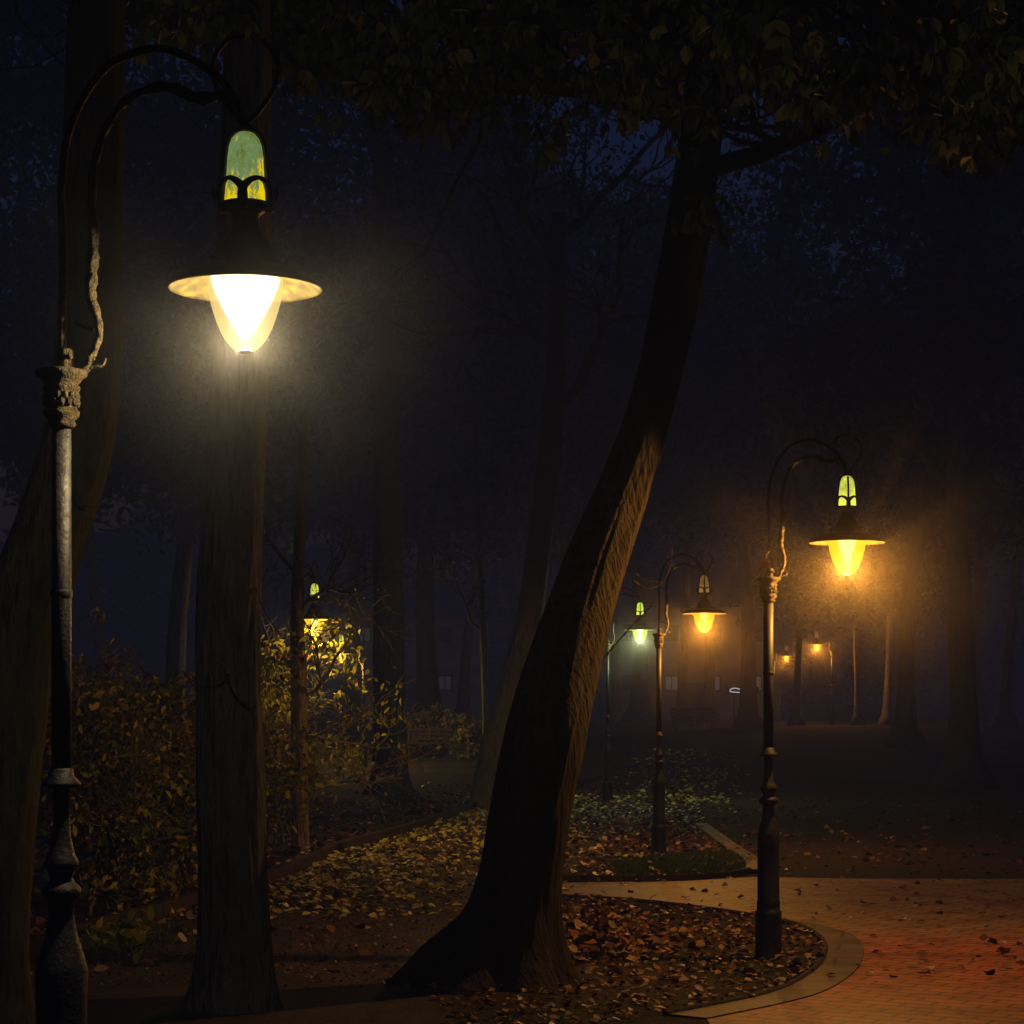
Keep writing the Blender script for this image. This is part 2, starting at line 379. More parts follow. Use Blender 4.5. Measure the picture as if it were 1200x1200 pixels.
# ground
m, nt, out = newmat('soil_and_litter'); b = bsdf(nt, out, .95, 0, .15); M['soil'] = m
v = coord(nt, 'Object'); n1 = texn(nt, .35, 5, v); n2 = texn(nt, 9, 8, v, .75); n3 = texn(nt, 30, 3, v, kind='ShaderNodeTexVoronoi')
c_a = ramp(nt, n2.outputs[0], [(.3, (.018,.011,.006)), (.5, (.05,.031,.016)), (.68, (.12,.075,.032)), (.8, (.2,.14,.06))])
c_b = ramp(nt, n2.outputs[0], [(.3, (.01,.014,.006)), (.6, (.035,.045,.014)), (.8, (.09,.09,.03))])
mx = nt.nodes.new('ShaderNodeMix'); mx.data_type = 'RGBA'
nt.links.new(ramp(nt, n1.outputs[0], [(.45, (0,0,0)), (.62, (1,1,1))]), mx.inputs[0]); nt.links.new(c_a, mx.inputs[6]); nt.links.new(c_b, mx.inputs[7])
nt.links.new(mx.outputs[2], b.inputs['Base Color']); bump(nt, b, n2.outputs[0], 1, .04)
g = MB(); nx, ny = 61, 121
xs = np.linspace(-170, 170, nx); ys = np.linspace(-30, 330, ny)
vs = []
for y in ys:
    for x in xs:
        vs.append((x, y, terrain(x, y)+.0))
g.add(vs, [(j*nx+i, j*nx+i+1, (j+1)*nx+i+1, (j+1)*nx+i) for j in range(ny-1) for i in range(nx-1)])
g.build('ground', M['soil'])['kind'] = 'structure'

# dark compacted path on the left
m, nt, out = newmat('compacted_path'); b = bsdf(nt, out, .8, 0, .3); M['path'] = m
v = coord(nt, 'Object'); n1 = texn(nt, 1.2, 9, v, .75); n2 = texn(nt, 16, 9, v, .8)
mx = nt.nodes.new('ShaderNodeMix'); mx.data_type = 'RGBA'; mx.blend_type = 'MULTIPLY'; mx.inputs[0].default_value = 1
nt.links.new(ramp(nt, n1.outputs[0], [(.3, (.04,.03,.02)), (.7, (.11,.085,.05))]), mx.inputs[6])
nt.links.new(ramp(nt, n2.outputs[0], [(.35, (.3,.3,.3)), (.55, (.8,.8,.8)), (.7, (1.0,.95,.85))]), mx.inputs[7])
nt.links.new(mx.outputs[2], b.inputs['Base Color']); bump(nt, b, n2.outputs[0], 1, .03)
LE = [tuple(q) for q in spline([G(-250,1215), G(97,1102), G(310,1037), G(400,998), G(480,975), G(570,945), G(690,918), G(770,900)], 6)]
RE = [tuple(q) for q in spline([G(840,900), G(800,935), G(745,968), G(690,1002), G(650,1034)], 5)]
pts = LE + RE + [G(640,1056), G(560,1075), G(520,1140), G(540,1230), G(-250,1230)]
poly('path', pts, .004, M['path'])
# small far strip of path at the left
poly('side_path', [G(-100,1034), G(225,1034), G(215,1015), G(-100,1012)], .004, M['path'])

def kerb(pts, w, h, mat, name='kerb', closed=False):
    P = [Vector((p[0], p[1])) for p in pts]; mb = MB(); vs = []; n = len(P)
    for i, p in enumerate(P):
        t = (P[min(i+1, n-1)]-P[max(i-1, 0)]).normalized(); nn = Vector((-t.y, t.x))
        for off, z in ((-w/2, -.03), (-w/2, h-.012), (-w/2+.012, h), (w/2-.012, h), (w/2, h-.012), (w/2, -.03)):
            q = p+nn*off; vs.append((q.x, q.y, z))
    fs = [(i*6+k, i*6+k+1, (i+1)*6+k+1, (i+1)*6+k) for i in range(n-1) for k in range(5)]
    mb.add(vs, fs); o = mb.build(name, mat, smooth=False); o['kind'] = 'structure'; return o
m, nt, out = newmat('weathered_kerb'); b = bsdf(nt, out, .9, 0, .2); M['kerb'] = m
n = texn(nt, 18, 7, coord(nt)); nt.links.new(ramp(nt, n.outputs[0], [(.3, (.02,.016,.012)), (.7, (.07,.055,.04))]), b.inputs['Base Color'])
bump(nt, b, n.outputs[0], .8, .02)
kerb(LE, .1, .14, M['kerb'])

# brick paving
def mat_pavers(name, c1, c2, c3, rot, bw=.42, bh=.2, red=False):
    m, nt, out = newmat(name); b = bsdf(nt, out, .62, 0, .4)
    v = coord(nt, 'Object', (1,1,1), (0,0,rot)); br = nt.nodes.new('ShaderNodeTexBrick')
    br.inputs['Scale'].default_value = 1; br.inputs['Brick Width'].default_value = bw; br.inputs['Row Height'].default_value = bh
    br.inputs['Mortar Size'].default_value = .014; br.inputs['Color1'].default_value = (*c1, 1); br.inputs['Color2'].default_value = (*c2, 1)
    br.inputs['Mortar'].default_value = (*c3, 1); br.inputs['Bias'].default_value = .1
    nt.links.new(v, br.inputs['Vector'])
    n = texn(nt, 2.2, 7, coord(nt)); n2 = texn(nt, 70, 4, coord(nt))
    mx = nt.nodes.new('ShaderNodeMix'); mx.data_type = 'RGBA'; mx.blend_type = 'MULTIPLY'; mx.inputs[0].default_value = 1
    nt.links.new(ramp(nt, n.outputs[0], [(.3, (.35,.3,.27)), (.5, (.75,.72,.7)), (.7, (1,1,1))]), mx.inputs[7])
    col = br.outputs[0]
    if red:     # red light from out of view, painted into the nearest pavers
        sp = nt.nodes.new('ShaderNodeSeparateXYZ'); nt.links.new(coord(nt), sp.inputs[0])
        nn = nt.nodes.new('ShaderNodeMath'); nn.operation = 'MULTIPLY_ADD'; nn.inputs[1].default_value = 1.4
        nt.links.new(n.outputs[0], nn.inputs[0]); nt.links.new(sp.outputs['Y'], nn.inputs[2])
        mr = nt.nodes.new('ShaderNodeMapRange'); mr.inputs['From Min'].default_value = 19.9; mr.inputs['From Max'].default_value = 18.4
        mr.inputs['To Min'].default_value = 0; mr.inputs['To Max'].default_value = .9
        nt.links.new(nn.outputs[0], mr.inputs[0])
        m3 = nt.nodes.new('ShaderNodeMix'); m3.data_type = 'RGBA'; m3.blend_type = 'MULTIPLY'
        nt.links.new(mr.outputs[0], m3.inputs[0]); nt.links.new(col, m3.inputs[6]); m3.inputs[7].default_value = (1, .5, .5, 1)
        col = m3.outputs[2]
    nt.links.new(col, mx.inputs[6]); nt.links.new(mx.outputs[2], b.inputs['Base Color'])
    ad = nt.nodes.new('ShaderNodeMath'); ad.operation = 'MULTIPLY_ADD'; ad.inputs[1].default_value = .25
    nt.links.new(n2.outputs[0], ad.inputs[0])
    inv = nt.nodes.new('ShaderNodeMath'); inv.operation = 'SUBTRACT'; inv.inputs[0].default_value = 1
    nt.links.new(br.outputs['Fac'], inv.inputs[1]); nt.links.new(inv.outputs[0], ad.inputs[2])
    bump(nt, b, ad.outputs[0], .7, .012)
    return m
M['pavers'] = mat_pavers('brick_pavers', (.46,.27,.11), (.39,.225,.095), (.13,.08,.04), R(32), .3, .16, red=True)
M['band'] = mat_pavers('edge_band_pavers', (.15,.115,.075), (.11,.085,.055), (.05,.035,.025), R(10), .5, .5)
top = [G(560,1036), G(655,1035), G(750,1033), G(830,1031), G(886,1028), G(1000,1030), G(1500,1031)]
isl = [tuple(q) for q in spline([G(560,1046), G(655,1051), G(740,1056), G(830,1066), G(905,1078), G(940,1087), G(962,1101), G(966,1118), G(950,1140), G(900,1165), G(780,1190)], 6)]
bandw = .3
outer = []
for i, p in enumerate(isl):
    a = Vector(isl[max(i-1, 0)]); c_ = Vector(isl[min(i+1, len(isl)-1)]); tdir = (c_-a).normalized(); nn = Vector((tdir.y, -tdir.x))
    nn = -nn if nn.dot(Vector((1, .4))) < 0 else nn
    wd = bandw*min(1, max(0, (i-20)/14))
    q = Vector(p)+Vector((abs(nn.x), nn.y))*wd; outer.append((q.x, q.y))
o = poly('brick_paving', list(reversed(top)) + isl[:21] + [outer[i] for i in range(21, len(isl))] + [G(900,1290), G(1500,1290)], .004, M['pavers'])
vsb = isl[20:]; ob = outer[20:]
mb = MB(); vv = [(x, y, .012) for x, y in vsb]+[(x, y, .012) for x, y in ob]; nb = len(vsb)
mb.add(vv, [(i, i+1, nb+i+1, nb+i) for i in range(nb-1)])
mb.build('paving_band', M['band'], smooth=False)['kind'] = 'structure'
kerb(isl, .045, .03, M['kerb'])
# island 2 kerb : far grass corner
ik = [tuple(q) for q in spline([G(600,1032), G(700,1033), G(800,1032), G(860,1027), G(882,1021), G(880,1010), G(858,995), G(838,980), G(822,968)], 6)]
M['pale_kerb'] = mat_pavers('pale_kerb_stone', (.24,.19,.12), (.2,.16,.1), (.06,.05,.03), 0, .6, .6)
kerb(ik[22:], .2, .05, M['pale_kerb']); kerb(ik[:23], .05, .07, M['kerb'])

# ------------------------------------------------------------------ leaves
def leafmesh(name, centers, size, mat, parent=None, droop=0., fan=1, flat=False, kind=None, aspect=.45, shade=None, r=rng):
    """many small folded leaves as one mesh. centers (N,3)"""
    c = np.asarray(centers, float); N = len(c)
    if N == 0: return None
    c = np.repeat(c, fan, 0); n = len(c)
    sz = size*(.6+.8*r.random(n))
    sh = r.random(N) if shade is None else shade
    sh = np.clip(np.repeat(sh, fan)+r.normal(0, .08, n), 0, 1)
    az = np.repeat(r.random(N)*2*PI, fan)+np.tile(np.linspace(-1.1, 1.1, fan) if fan > 1 else [0], N)+r.normal(0, .15, n)
    if flat:
        el = r.normal(0, .25, n); roll = r.normal(0, .35, n)
    else:
        el = r.normal(-droop, .45, n); roll = r.normal(0, .8, n)
    d = np.stack([np.cos(az)*np.cos(el), np.sin(az)*np.cos(el), np.sin(el)], 1)
    s0 = np.stack([-np.sin(az), np.cos(az), np.zeros(n)], 1); u0 = np.cross(d, s0)
    s = s0*np.cos(roll)[:, None]+u0*np.sin(roll)[:, None]; u = np.cross(d, s)
    S = sz[:, None]
    fold = (.12+.2*r.random(n))[:, None]; curl = r.normal(-.1, .15, n)[:, None]
    w = aspect*(.8+.4*r.random(n))[:, None]
    p0 = c; p1 = c+d*S*.35+s*S*w*.5+u*S*fold*.5; p2 = c+d*S*.7+s*S*w*.42+u*S*fold*.4+u*S*curl*.5; p3 = c+d*S+u*S*curl
    p4 = c+d*S*.7-s*S*w*.42+u*S*fold*.4+u*S*curl*.5; p5 = c+d*S*.35-s*S*w*.5+u*S*fold*.5; p6 = c+d*S*.5+u*S*curl*.25
    V = np.stack([p0,p1,p2,p3,p4,p5,p6], 1).reshape(-1, 3)
    base = (np.arange(n)*7)[:, None]
    quads = np.concatenate([base+np.array([[0,1,2,6]]), base+np.array([[6,2,3,4]]), base+np.array([[0,6,4,5]])], 0)
    me = bpy.data.meshes.new(name)
    me.vertices.add(len(V)); me.vertices.foreach_set('co', V.ravel())
    me.loops.add(quads.size); me.loops.foreach_set('vertex_index', quads.ravel().astype(np.int32))
    me.polygons.add(len(quads)); me.polygons.foreach_set('loop_start', np.arange(len(quads), dtype=np.int32)*4)
    me.update(calc_edges=True)
    at = me.attributes.new('shade', 'FLOAT', 'POINT'); at.data.foreach_set('value', np.repeat(sh, 7).astype(np.float32))
    me.materials.append(mat)
    o = bpy.data.objects.new(name, me); C.objects.link(o)
    if parent is not None: o.parent = parent
    if kind: o['kind'] = kind
    return o

# ------------------------------------------------------------------ trees
def barkf(seed, amp=.1):
    def f(a, p, i):
        v = Vector((math.cos(a)*1.6, math.sin(a)*1.6, p.z*.35+seed))
        q = Vector((math.cos(a)*5, math.sin(a)*5, p.z*1.1+seed))
        w_ = Vector((math.cos(a)*9+p.x, math.sin(a)*9, p.z*.9+seed*3))
        return 1+amp*mnoise.noise(v)+amp*.6*mnoise.noise(q)+amp*.55*(abs(mnoise.noise(w_))-.3)
    return f
def grow(mb, p, d, L, r, lvl, maxl, tips, rnd, seg=6, up=.12, wig=.25, nchild=4, spread=.8, ratio=.62):
    n = 6 if lvl < maxl else 4
    pts = [Vector(p)]; dd = Vector(d).normalized()
    rad = [r]
    for i in range(n):
        dd = (dd+Vector((rnd.gauss(0, wig), rnd.gauss(0, wig), rnd.gauss(0, wig)+up))).normalized() if i else dd
        pts.append(pts[-1]+dd*(L/n)); rad.append(r*(1-.8*(i+1)/n)+.002)
    mb.tube(pts, rad, max(3, seg), cap=False)
    if lvl >= maxl-1:
        for q in pts[2:]: tips.append(tuple(q))
    if lvl < maxl:
        for c in range(nchild):
            i = rnd.randint(1, n); q = pts[i]
            t = (pts[i]-pts[i-1]).normalized()
            rv = Vector((rnd.gauss(0, 1), rnd.gauss(0, 1), rnd.gauss(0, .7))); rv = (rv-t*rv.dot(t)).normalized()
            nd = (t*.7+rv*spread).normalized()
            grow(mb, q, nd, L*ratio*(.7+.6*rnd.random()), max(.003, rad[i]*.75), lvl+1, maxl, tips, rnd, seg-1, up, wig, nchild, spread, ratio)

def trunk_tree(name, label, pts, rads, bark, D, base, leaf=None, nleaf=0, lsize=.12, seed=1, limbs=(), group=None, cat='tree', amp=.1, twigs=(), seg=48, leafpts=None, fan=1, droop=.6, roots=0):
    """pts: world points of trunk axis (absolute), base: root location"""
    b = Vector(base); t = empty(name, b, label, cat, group)
    mb = MB(); P = [Vector(q[:3])-b for q in spline([tuple(p)+(r,) for p, r in zip(pts, rads)], 10)]
    rr = [q[3] for q in spline([tuple(p)+(r,) for p, r in zip(pts, rads)], 10)]
    bf = barkf(seed, amp)
    def rf(a, p, i):
        z = p.z; fl = 0
        if roots and z < .9:
            fl = (1-max(z, 0)/.9)**2*.34*abs(math.sin(roots*.5*a+seed+.4*math.sin(2*a)))**1.6
        return bf(a, p, i)+fl
    mb.tube(P, rr, seg, rf=rf)
    rnd = random.Random(seed); tips = []
    for (i, d, L, r_, maxl) in limbs:
        grow(mb, P[min(i, len(P)-1)], d, L, r_, 0, maxl, tips, rnd, 8)
    for (a, b2, c2, rt) in twigs:       # little curved dead twigs on the bark
        h = [Vector(q)-b for q in spline([a, b2, c2], 8)]; mb.tube(h, [rt*(1-.7*k/len(h)) for k in range(len(h))], 6)
    mb.build('trunk', M[bark], t)
    if leaf:
        cs = leafpts if leafpts is not None else None
        if cs is None and tips:
            T = np.array(tips); idx = rng.integers(0, len(T), nleaf); cs = T[idx]+rng.normal(0, .18, (nleaf, 3))
        else: cs = np.asarray(cs)-np.array(b)
        if cs is not None: leafmesh('crown', cs, lsize, M[leaf], t, droop=droop, fan=fan)
    return t

def clumps(specs, D, jd, n_per, sx=.22, sz=.25):
    out = []
    for px, py, k in specs:
        p = W(px, py, D+rng.normal(0, jd)); n = int(n_per*k)
        q = rng.normal(0, 1, (n, 3))*np.array([sx, sx, sz])*k**.5+np.array(p); out.append(q)
    return np.concatenate(out)

UP = (0, 0, 1)
# T3 big leaning tree in the middle, crown hanging over the top of the picture
D3 = 15.4
c3 = [(585,1172,1.2),(588,1134,.95),(600,1085,.66),(610,1030,.57),(624,940,.56),(641,860,.57),(663,770,.52),(698,660,.44),(736,560,.36),(768,460,.31),(798,320,.32),(820,170,.29),(835,0,.26),(840,-200,.2)]
def d3(py): return D3+1.3*min(1.15, max(0, (880-py)/300))
pts3 = [W(px, py, d3(py)) for px, py, w in c3]
base3 = Vector((pts3[0].x, D3, 0)); pts3[0].z = -.06
specs = [(400,70,.5),(445,85,1),(470,95,1),(505,95,1),(530,110,.8),(575,85,1),(590,70,1),(640,75,.6),(645,150,.25),(735,80,.8),(752,100,1),(815,90,1),(828,115,.5),(880,75,.6),(945,90,1.2),(955,125,.6),(985,95,1),(1010,80,1),(1060,85,1),(1075,120,.8),(1100,110,1),(1128,130,1),(1135,165,.5),(1165,110,1),(1190,140,.8),(812,235,.35),(825,250,.3),(1000,60,1),(360,60,.5)]
for k in range(50): specs.append((rng.uniform(330, 1220), rng.uniform(-50, 50), 1.1))
for k in range(10): specs.append((rng.uniform(180, 330), rng.uniform(-40, 10), .8))
lp = clumps(specs, 16.0, 1.3, 75, .17, .14)
def kn(a, b2, c2, D, r): return (W(*a, D), W(*b2, D), W(*c2, D), r)
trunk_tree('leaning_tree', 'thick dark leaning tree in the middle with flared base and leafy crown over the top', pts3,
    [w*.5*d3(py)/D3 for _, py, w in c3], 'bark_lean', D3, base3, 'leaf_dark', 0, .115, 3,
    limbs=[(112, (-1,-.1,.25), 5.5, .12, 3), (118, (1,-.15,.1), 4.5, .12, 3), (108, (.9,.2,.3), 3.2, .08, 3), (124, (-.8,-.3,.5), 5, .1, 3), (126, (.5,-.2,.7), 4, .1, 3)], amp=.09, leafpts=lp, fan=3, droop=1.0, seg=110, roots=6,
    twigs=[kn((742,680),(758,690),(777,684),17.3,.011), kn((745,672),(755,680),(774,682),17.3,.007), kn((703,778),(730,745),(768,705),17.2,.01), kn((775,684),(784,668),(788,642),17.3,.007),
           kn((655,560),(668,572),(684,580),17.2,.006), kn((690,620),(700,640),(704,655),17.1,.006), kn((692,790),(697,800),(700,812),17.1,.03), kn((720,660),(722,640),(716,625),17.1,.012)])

# T2 straight grey trunk
D2 = 14.0
c2 = [(272,1195,.50),(274,1130,.43),(271,1000,.42),(268,850,.405),(268,700,.385),(274,560,.37),(280,430,.35),(284,250,.32),(288,60,.3),(290,-150,.26)]
pts2 = [W(px, py, D2) for px, py, w in c2]; pts2[0].z = -.05
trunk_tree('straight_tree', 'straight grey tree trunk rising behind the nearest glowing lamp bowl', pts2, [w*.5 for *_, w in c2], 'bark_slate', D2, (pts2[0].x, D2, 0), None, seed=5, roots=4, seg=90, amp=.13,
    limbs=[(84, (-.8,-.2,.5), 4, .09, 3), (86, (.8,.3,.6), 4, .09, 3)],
    twigs=[kn((236,594),(219,600),(204,590),13.9,.007), kn((285,597),(300,600),(314,590),13.75,.007), kn((300,545),(312,535),(320,520),13.8,.006), kn((225,570),(215,580),(203,592),13.9,.005),
           kn((265,790),(278,815),(296,830),13.7,.012), kn((270,790),(256,800),(240,800),13.7,.009), kn((268,795),(262,780),(258,772),13.7,.007), kn((278,808),(292,825),(302,815),13.7,.006),
           kn((300,690),(312,720),(330,745),13.9,.006), kn((312,484),(325,487),(336,484),13.9,.006), kn((240,565),(233,558),(228,545),13.85,.005), kn((215,510),(211,500),(207,485),13.9,.004)])
# T1 leaning trunk at the left edge
D1 = 12.5
c1 = [(-30,1235,.62),(-22,1120,.5),(0,900,.46),(25,740,.44),(62,620,.42),(92,520,.40),(104,420,.38),(108,250,.34),(112,60,.32),(115,-150,.28)]
pts1 = [W(px, py, D1) for px, py, w in c1]; pts1[0].z = -.05
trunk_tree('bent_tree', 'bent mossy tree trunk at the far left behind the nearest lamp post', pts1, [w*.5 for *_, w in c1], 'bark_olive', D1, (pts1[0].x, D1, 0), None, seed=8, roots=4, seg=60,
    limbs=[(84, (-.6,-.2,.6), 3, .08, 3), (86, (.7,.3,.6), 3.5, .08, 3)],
    twigs=[kn((85,578),(97,592),(112,594),12.2,.007), kn((100,605),(115,612),(130,610),12.3,.006), kn((115,620),(135,622),(148,614),12.3,.006)])
# T5 small tree with autumn leaves
D5 = 30
sp5 = []
for k in range(46): 
    a = rng.uniform(0, 1); sp5.append((rng.uniform(302, 345)+a*8, 745+a*180+rng.normal(0, 8), .5))
for k in range(34):
    sp5.append((rng.uniform(362, 475), rng.uniform(790, 930), .34))
sp5 += [(372,735,.9),(366,752,.8),(385,745,.8),(360,730,.6),(403,762,.8),(398,750,.6),(415,768,.5),(340,760,.7),(320,755,.6),(400,895,.9),(415,905,.9),(395,880,.8),(420,890,.7),(380,865,.5),(318,860,1),(325,880,1),(330,900,.8),(312,840,.8),(322,800,.8),(308,630,.2),(300,655,.15),(420,695,.15)]
for k in range(16): sp5.append((rng.uniform(352, 415), rng.uniform(728, 785), .45))
lp5 = clumps(sp5, D5+.4, .8, 20, .14, .14)
c5 = [(352,996,.30),(352,975,.235),(351,900,.22),(350,800,.21),(348,720,.18),(352,600,.14),(356,480,.1)]
pts5 = [W(px, py, D5) for px, py, w in c5]; pts5[0].z = -.03
trunk_tree('slender_tree', 'slender brown tree with yellow autumn leaves in front of a hidden lamp', pts5, [w*.5 for *_, w in c5], 'bark_brown_shaded', D5, (pts5[0].x, D5, 0), 'leaf_autumn', 0, .095, 11, leafpts=lp5, fan=1, droop=.7,
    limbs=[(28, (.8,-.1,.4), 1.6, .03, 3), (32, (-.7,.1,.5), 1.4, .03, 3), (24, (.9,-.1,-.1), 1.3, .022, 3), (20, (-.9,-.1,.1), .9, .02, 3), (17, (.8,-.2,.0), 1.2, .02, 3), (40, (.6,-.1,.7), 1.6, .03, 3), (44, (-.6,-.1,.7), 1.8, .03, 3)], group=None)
# T6 dark trunk with flared base
def simple(name, label, c, D, bark, zb, leaf=None, nleaf=0, seed=1, limbs=(), lsize=.12, group=None):
    pts = [W(px, py, D) for px, py, w in c]; pts[0].z = zb-.05
    return trunk_tree(name, label, pts, [w*.5 for *_, w in c], bark, D, (pts[0].x, D, zb), leaf, nleaf, lsize, seed, limbs, group, seg=28, roots=4)
L4 = [(62, (-.8,.2,.6), 4, .12, 3), (58, (.8,-.2,.8), 4, .12, 3), (66, (-.5,-.5,.9), 4, .11, 3), (68, (.7,.4,.6), 4, .1, 3)]
simple('dark_tree', 'dark thick tree with flared base behind the slender brown tree', [(456,932,1.1),(456,915,.82),(457,860,.72),(456,780,.7),(454,600,.62),(450,350,.5),(446,100,.4)], 49, 'bark_dark', 0, 'leaf_far', 5000, 21, L4)
simple('far_leaning_tree', 'greenish leaning tree trunk lit on its right just left of the big tree', [(574,905,.85),(580,885,.62),(588,850,.55),(605,790,.52),(618,740,.5),(636,600,.46),(650,450,.4),(655,250,.3)], 42, 'bark_mossy_shaded', 0, 'leaf_far', 3500, 22, L4)
simple('thin_tree', 'thin pale tree left of the greenish leaning tree', [(571,885,.3),(570,870,.22),(569,820,.2),(566,740,.18),(560,600,.15),(555,450,.1)], 60, 'bark_mossy_shaded', .15, 'leaf_far', 1200, 23, [(30, (-.8,.2,.6), 2.5, .05, 3), (38, (.8,-.2,.7), 2.5, .05, 3)])

# far trees : a few kinds, copied as whole things with their parts
def far_kind(seed, h, r0, nleaf, leaf, bark, maxl=4):
    rnd = random.Random(seed); t = empty('park_tree', (0,0,0), 'x', 'tree')
    mb = MB(); lean = rnd.uniform(-.06, .06)
    P = [Vector((lean*z+.12*math.sin(z*.5+seed), .1*math.cos(z*.4+seed), z)) for z in np.linspace(-.1, h, 22)]
    rr = [r0*(1.45*math.exp(-q*1.6)+1-.75*q/21) for q in range(22)]
    mb.tube(P, rr, 14, rf=barkf(seed, .12)); tips = []
    for k in range(11):
        i = rnd.randint(9, 21); a = rnd.uniform(0, 2*PI)
        grow(mb, P[i], (math.cos(a), math.sin(a), rnd.uniform(.1, .9)), rnd.uniform(3, 5.5)*h/14, rr[i]*.5, 0, maxl-1, tips, rnd, 5, .08, .3, 5, .9, .6)
    mb.build('trunk', M[bark], t)
    T = np.array(tips); r2 = np.random.default_rng(seed); idx = r2.integers(0, len(T), nleaf)
    leafmesh('crown', T[idx]+r2.normal(0, .35, (nleaf, 3)), .32, M[leaf], t, droop=.5, r=r2)
    return t
kinds = [far_kind(31, 15, .32, 16000, 'leaf_far', 'bark_dark'), far_kind(32, 17, .26, 11000, 'leaf_far', 'bark'),
         far_kind(33, 13, .2, 5000, 'leaf_far', 'bark_brown'), far_kind(34, 18, .42, 20000, 'leaf_far', 'bark_dark')]
used = set()
def plant(k, px, D, label, sc=1, rz=0, group='trees in the dark background of the park'):
    src = kinds[k]
    if k in used:
        t = src.copy(); C.objects.link(t)
        for ch in list(src.children):
            c = ch.copy(); C.objects.link(c); c.parent = t
    else: t = src; used.add(k)
    x = (px-600)*D/F
    t.location = (x, D, terrain(x, D)); t.rotation_euler = (0, 0, rz); t.scale = (sc, sc, sc)
    t['label'] = label; t['group'] = group; t['category'] = 'tree'
FT = [
 (2,1003,91,'slim tree with lamp-lit trunk, left one of the pair right of the distant lamp',.8,0.3),
 (2,1040,92.5,'slim tree with faintly lit trunk, right one of the pair right of the distant lamp',.85,1.9),
 (2,936,90,'slim dark tree between the two tiny distant orange lamps',.85,2.9),
 (3,1125,52,'broad dark tree at the right side above the black lawn',.9,1.2),
 (0,1062,72,'dark tree behind the lawn right of the pair of slim lit trees',1,2.2),
 (0,880,82,'dark tree rising behind the tall dark street lamp post',1,.4),
 (1,832,100,'grey tree directly below the orange lamp bowl, far behind it',1,1.0),
 (1,800,88,'grey tree far behind, right of the grass corner lamp post',.9,4.0),
 (3,748,105,'wide dark tree far behind the pale green lamp',1,2.0),
 (0,668,70,'dark tree hidden mostly behind the big leaning trunk',1,5.0),
 (3,500,78,'wide dark tree behind the bench on the lit strip of ground',.95,.8),
 (1,545,98,'grey tree far behind, between the bench and the thin pale tree',1,3.0),
 (0,415,85,'dark tree far behind the yellow leaves of the slender tree',1,1.5),
 (3,350,95,'wide dark tree far behind the slender brown trunk',1,4.4),
 (0,205,60,'dark tree behind the leafy shrub',1,2.7),
 (1,120,78,'grey tree far behind the left leafy shrub',1,.2),
 (3,30,66,'wide dark tree at the far left edge',1,5.3),
 (1,1180,85,'grey tree at the far right edge',1,2.4),
 (1,722,120,'small grey tree at the back between the big trunk and the green lamp',1,.9),
 (0,1140,110,'dark tree at the back right corner of the park',1.1,3.6),
 (0,960,125,'dark tree at the back beyond the tiny lamps',1.1,5.8),
 (3,600,125,'wide dark tree at the back behind the leaning trees',1.1,1.6),
]
for a in FT: plant(*a)

# far wood closing the horizon
nw = 26000; wx = rng.uniform(-75, 75, nw); hh_ = 12+2.5*np.sin(wx*.21)+1.8*np.sin(wx*.57+1)
wz = rng.random(nw)**.8*hh_; wy = 150+rng.normal(0, 2.5, nw); wz = wz+np.array([terrain(0, y_) for y_ in wy])
leafmesh('distant_wood', np.c_[wx, wy, wz], 1.1, M['leaf_far'], kind='stuff', aspect=.8)
# shrub at the left
D6 = 22
def shrub(px, D, w, h, n, label, leaf, lsize, seed, group=None, dens=None):
    x = (px-600)*D/F; t = empty('shrub', (x, D, 0), label, 'shrub', group)
    rnd = random.Random(seed); mb = MB(); tips = []
    for k in range(9):
        a = rnd.uniform(0, 2*PI)
        grow(mb, (rnd.uniform(-.2,.2), rnd.uniform(-.2,.2), -.03), (math.cos(a)*w*.5, math.sin(a)*w*.4, h*.8), h*.75, .022, 0, 3, tips, rnd, 5, .1, .2, 5, .9, .5)
    mb.build('stem', M['bark_brown'], t)
    T = np.array(tips); T = T[(T[:,2] > .1)]
    r2 = np.random.default_rng(seed); nc = n//14; idx = r2.integers(0, len(T), nc)
    cc = T[idx]*np.array([1,1,1])
    cc = np.concatenate([cc, np.stack([r2.normal(0, w*.3, nc), r2.normal(0, w*.3, nc), r2.uniform(.15, h, nc)], 1)])
    c = np.repeat(cc, 7, 0)+r2.normal(0, .07, (len(cc)*7, 3)); c = c[c[:,2] > .03]
    leafmesh('foliage', c, lsize, M[leaf], t, droop=.5, r=r2)
shrub(128, 20.5, .85, 2.0, 5200, 'large leafy shrub with yellow green leaves right of the nearest lamp post', 'leaf_shrub', .085, 51)
shrub(190, 22.5, .8, 2.2, 5200, 'leafy shrub with yellow green leaves touching the straight grey trunk on its left', 'leaf_shrub', .085, 52)
shrub(95, 25, .9, 2.5, 2400, 'tall dim shrub behind the nearest lamp post', 'leaf_shrub', .09, 53)
shrub(318, 31.5, .5, 2.2, 1600, 'leafy shrub between the straight grey trunk and the slender brown tree', 'leaf_shrub', .085, 54)
shrub(495, 70, 1.6, 1.9, 1500, 'low orange tinted shrub in front of the far pale building', 'leaf_autumn', .2, 55)
shrub(542, 66, 1.1, 1.6, 900, 'small orange shrub left of the thin pale tree', 'leaf_autumn', .2, 56)

